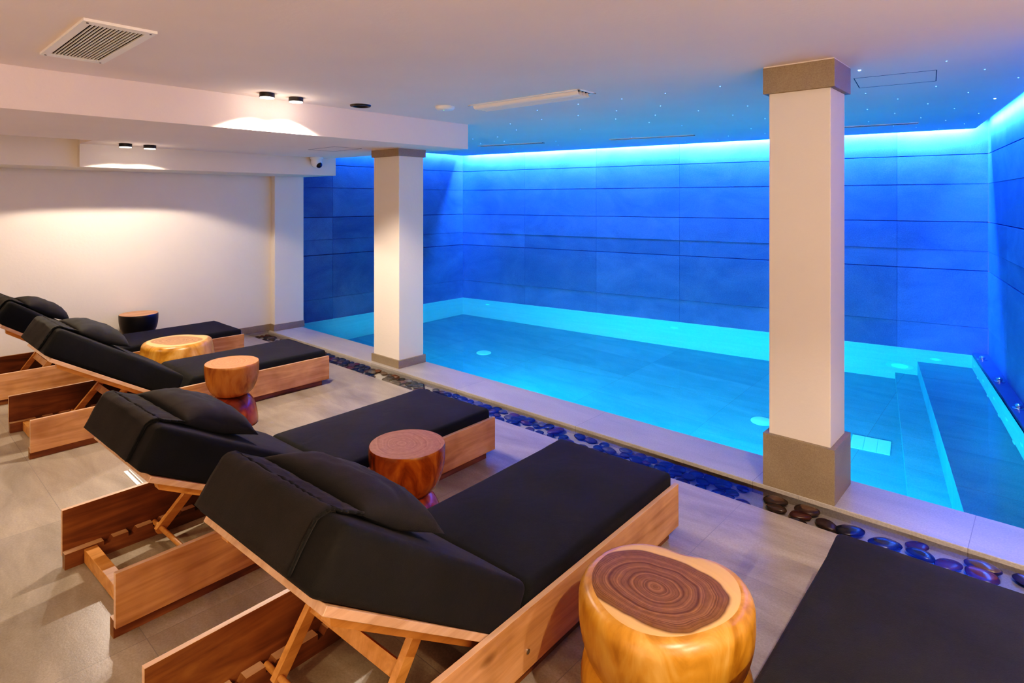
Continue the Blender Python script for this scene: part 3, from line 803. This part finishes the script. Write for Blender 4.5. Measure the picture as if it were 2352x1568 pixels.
def ceil_pt(px, py):   # where the measured stars sit on the flat ceiling plane
    d = 1373 * .77 / (462 - py); r_ = (px - 1176) / 1373 * d; a = R(42.2)
    return math.cos(a) * r_ - math.sin(a) * d, math.sin(a) * r_ + math.cos(a) * d
bm = bmesh.new(); bmesh.ops.create_uvsphere(bm, u_segments=10, v_segments=6, radius=1); s_me = finish(bm, 'star_light', M['star'], None, True)
mesh_small = s_me.data; mesh_big = mesh_small.copy(); mesh_big.materials.clear(); mesh_big.materials.append(M['starbig'])
first = True
for px, py, b in stars_px:
    x, y = ceil_pt(px, py)
    if y > 7.0 + .15 * (x + 7.4) - .12: continue
    o = s_me if first else bpy.data.objects.new('star_light', mesh_small)
    if not first: COL.objects.link(o)
    first = False
    if b: o.data = mesh_big
    o.location = (x, y, 2.399); k = .008 if b else .0042; o.scale = (k, k, k * .6)
    if b: tag(o, 'brighter blue star light in the ceiling just right of the big column' if px < 2000 else 'brighter blue star light in the ceiling near the right wall cove', 'star light', 'fibre optic star lights in the pool ceiling')
    else: tag(o, 'tiny blue star light point set in the ceiling above the pool', 'star light', 'fibre optic star lights in the pool ceiling')

# ------------------------------------------------------------------ pool fittings
ab = math.atan2(bd.y, bd.x)
def wall_disc(name, loc, rz, r, lab, grp, m, m2):
    v = empty(name, loc, rz); tag(v, lab, 'pool fitting', grp)
    bm = bmesh.new(); tube(bm, (0, 0, 0), (0, -.004, 0), r, 28); finish(bm, 'flange', m, v, True, 40)
    bm = bmesh.new(); tube(bm, (0, -.003, 0), (0, -.006, 0), r * .6, 24); finish(bm, 'nozzle', m2, v, True, 40)
for x, y, z, lab in ((-7.02, 7.135, -.38, 'small round inlet under water on the back wall near the far corner'), (-3.88, 7.61, -.40, 'small round inlet under water in the middle of the back pool wall'), (-.97, 8.045, -.41, 'small round inlet under water beside the pool bench')):
    wall_disc('pool_inlet', (x, y, z), ab, .055, lab, 'water inlets on the back pool wall', M['disc'], M['poollamp'])
wall_disc('pool_lamp', (-1.30, 7.995, -.88), ab, .135, 'big round underwater lamp on the back pool wall right of the column', None, M['disc'], M['poollamp'])
ar = math.atan2(G.y - B.y, G.x - B.x)
for k, (yy, z) in enumerate([(7.91, -.33), (7.70, -.62), (7.36, -.34), (7.11, -.62), (6.78, -.34), (6.56, -.62), (6.23, -.34), (5.95, -.60), (5.68, -.34), (5.42, -.62)]):
    x = B.x + (B.y - yy) * (G.x - B.x) / (B.y - G.y)
    wall_disc('massage_jet', (x - .001, yy, z), ar, .040, 'round white massage jet in the %s row on the right pool wall' % ('upper' if z > -.5 else 'lower'), 'massage jets on the right pool wall', M['jet'], M['disc'])
for k, (x, y) in enumerate(((-5.66, 5.68), (-2.10, 5.92))):
    v = empty('floor_inlet', (x, y, PD)); tag(v, ('round pale inlet on the pool floor between the two columns', 'round pale inlet on the pool floor just left of the big column')[k], 'pool fitting')
    bm = bmesh.new(); lathe(bm, [(.10, 0), (.098, .012), (.07, .02), (.001, .022)], 32, cap=False); finish(bm, 'cover', M['disc'], v, True, 40)
v = empty('floor_drain', (-1.195, 6.02, PD), R(8)); tag(v, 'rectangular pale drain grate on the pool floor right of the column', 'drain')
for k in range(3):
    bm = bmesh.new(); box(bm, -.15 + k * .1, -.052 + k * .1, -.14, .14, 0, .015, .003); finish(bm, 'grate_plate', M['disc'], v)
for k, (x, y) in enumerate(((-.545, 7.80), (-.365, 6.95), (-.205, 6.15), (-.05, 5.4))):
    v = empty('air_valve', (x, y, 0)); tag(v, ('chrome air control knob on the ledge in the far corner', 'chrome air control knob on the ledge, middle one of the three', 'chrome air control knob on the ledge by the right edge of the picture', 'chrome air control knob on the ledge beyond the right edge')[k], 'knob', 'air control knobs on the ledge')
    bm = bmesh.new(); lathe(bm, [(.042, 0), (.042, .008), (.034, .012), (.001, .013)], 28, cap=False); finish(bm, 'flange', M['chrome'], v, True, 40)
    bm = bmesh.new(); lathe(bm, [(.018, .01), (.026, .022), (.026, .034), (.016, .042), (.001, .043)], 24, cap=False); finish(bm, 'knob', M['chrome'], v, True, 40)

# thin white strip on floor by second lounger
bm = bmesh.new(); box(bm, -4.15, -3.8, 1.095, 1.115, 0, .004, .001); box(bm, -4.15, -3.8, 1.122, 1.128, 0, .006, .001)
o = finish(bm, 'floor_strip', M['whiteplastic']); tag(o, 'thin white strip lying on the beige floor behind the second lounger', 'strip')
bm = bmesh.new()
# ------------------------------------------------------------------ pebble channel
bm.free()
poly_obj('channel_water', [[(-7.35, 3.24, -.022), (2.6, 3.24, -.022), (2.6, 3.52, -.022), (-7.35, 3.52, -.022)]], M['shallow'], 'thin clear water over the pebbles in the channel', 'water', 'stuff')
pmesh = {}
for mk in ('pebc', 'pebb', 'pebr', 'pebg'):
    for q in range(4):
        bm = bmesh.new(); bmesh.ops.create_icosphere(bm, subdivisions=3, radius=1)
        for v_ in bm.verts:
            n_ = mnoise.noise(v_.co * .9 + Vector((q * 7.3, ord(mk[3]), 0))); v_.co *= 1 + .16 * n_
            v_.co = Vector((v_.co.x * .048, v_.co.y * .036, v_.co.z * .016))
        t_ = finish(bm, 'river_pebble', M[mk], None, True); pmesh[mk, q] = t_.data; bpy.data.objects.remove(t_)
LBP = {'pebc': 'smooth charcoal river pebble in the channel beside the pool coping', 'pebb': 'smooth brown river pebble in the channel beside the pool coping',
       'pebr': 'smooth reddish river pebble in the channel beside the pool coping', 'pebg': 'smooth grey river pebble in the channel beside the pool coping'}
rp = random.Random(3); cnt = 0; x = -7.28
while x < .02:
    big = x > -1.35
    rows = 3 if big else 4
    for j in range(rows):
        if rp.random() < (.33 if big else .09): continue
        sc = rp.uniform(1.05, 1.5) if big else rp.uniform(.72, 1.08)
        y = 3.24 + .28 * (j + .5) / rows + rp.uniform(-.012, .012); y = min(3.52 - .045 * sc, max(3.24 + .04 * sc, y))
        mk = rp.choice(['pebc'] * 6 + ['pebb'] * 3 + ['pebr'] + ['pebg'])
        if big and rp.random() < .35: mk = rp.choice(['pebr', 'pebb'])
        o = bpy.data.objects.new('river_pebble', pmesh[mk, rp.randrange(4)]); COL.objects.link(o)
        o.location = (x + rp.uniform(-.02, .02), y, -.062 + .014 * sc + rp.uniform(0, .008))
        ang = rp.uniform(-.6, .6); o.rotation_euler = (rp.uniform(-.12, .12), rp.uniform(-.12, .12), ang); o.scale = (sc, sc * rp.uniform(.85, 1.05), sc)
        tag(o, LBP[mk], 'pebble', 'river pebbles in the channel'); cnt += 1
    x += .13 if big else .094
print('pebbles', cnt)
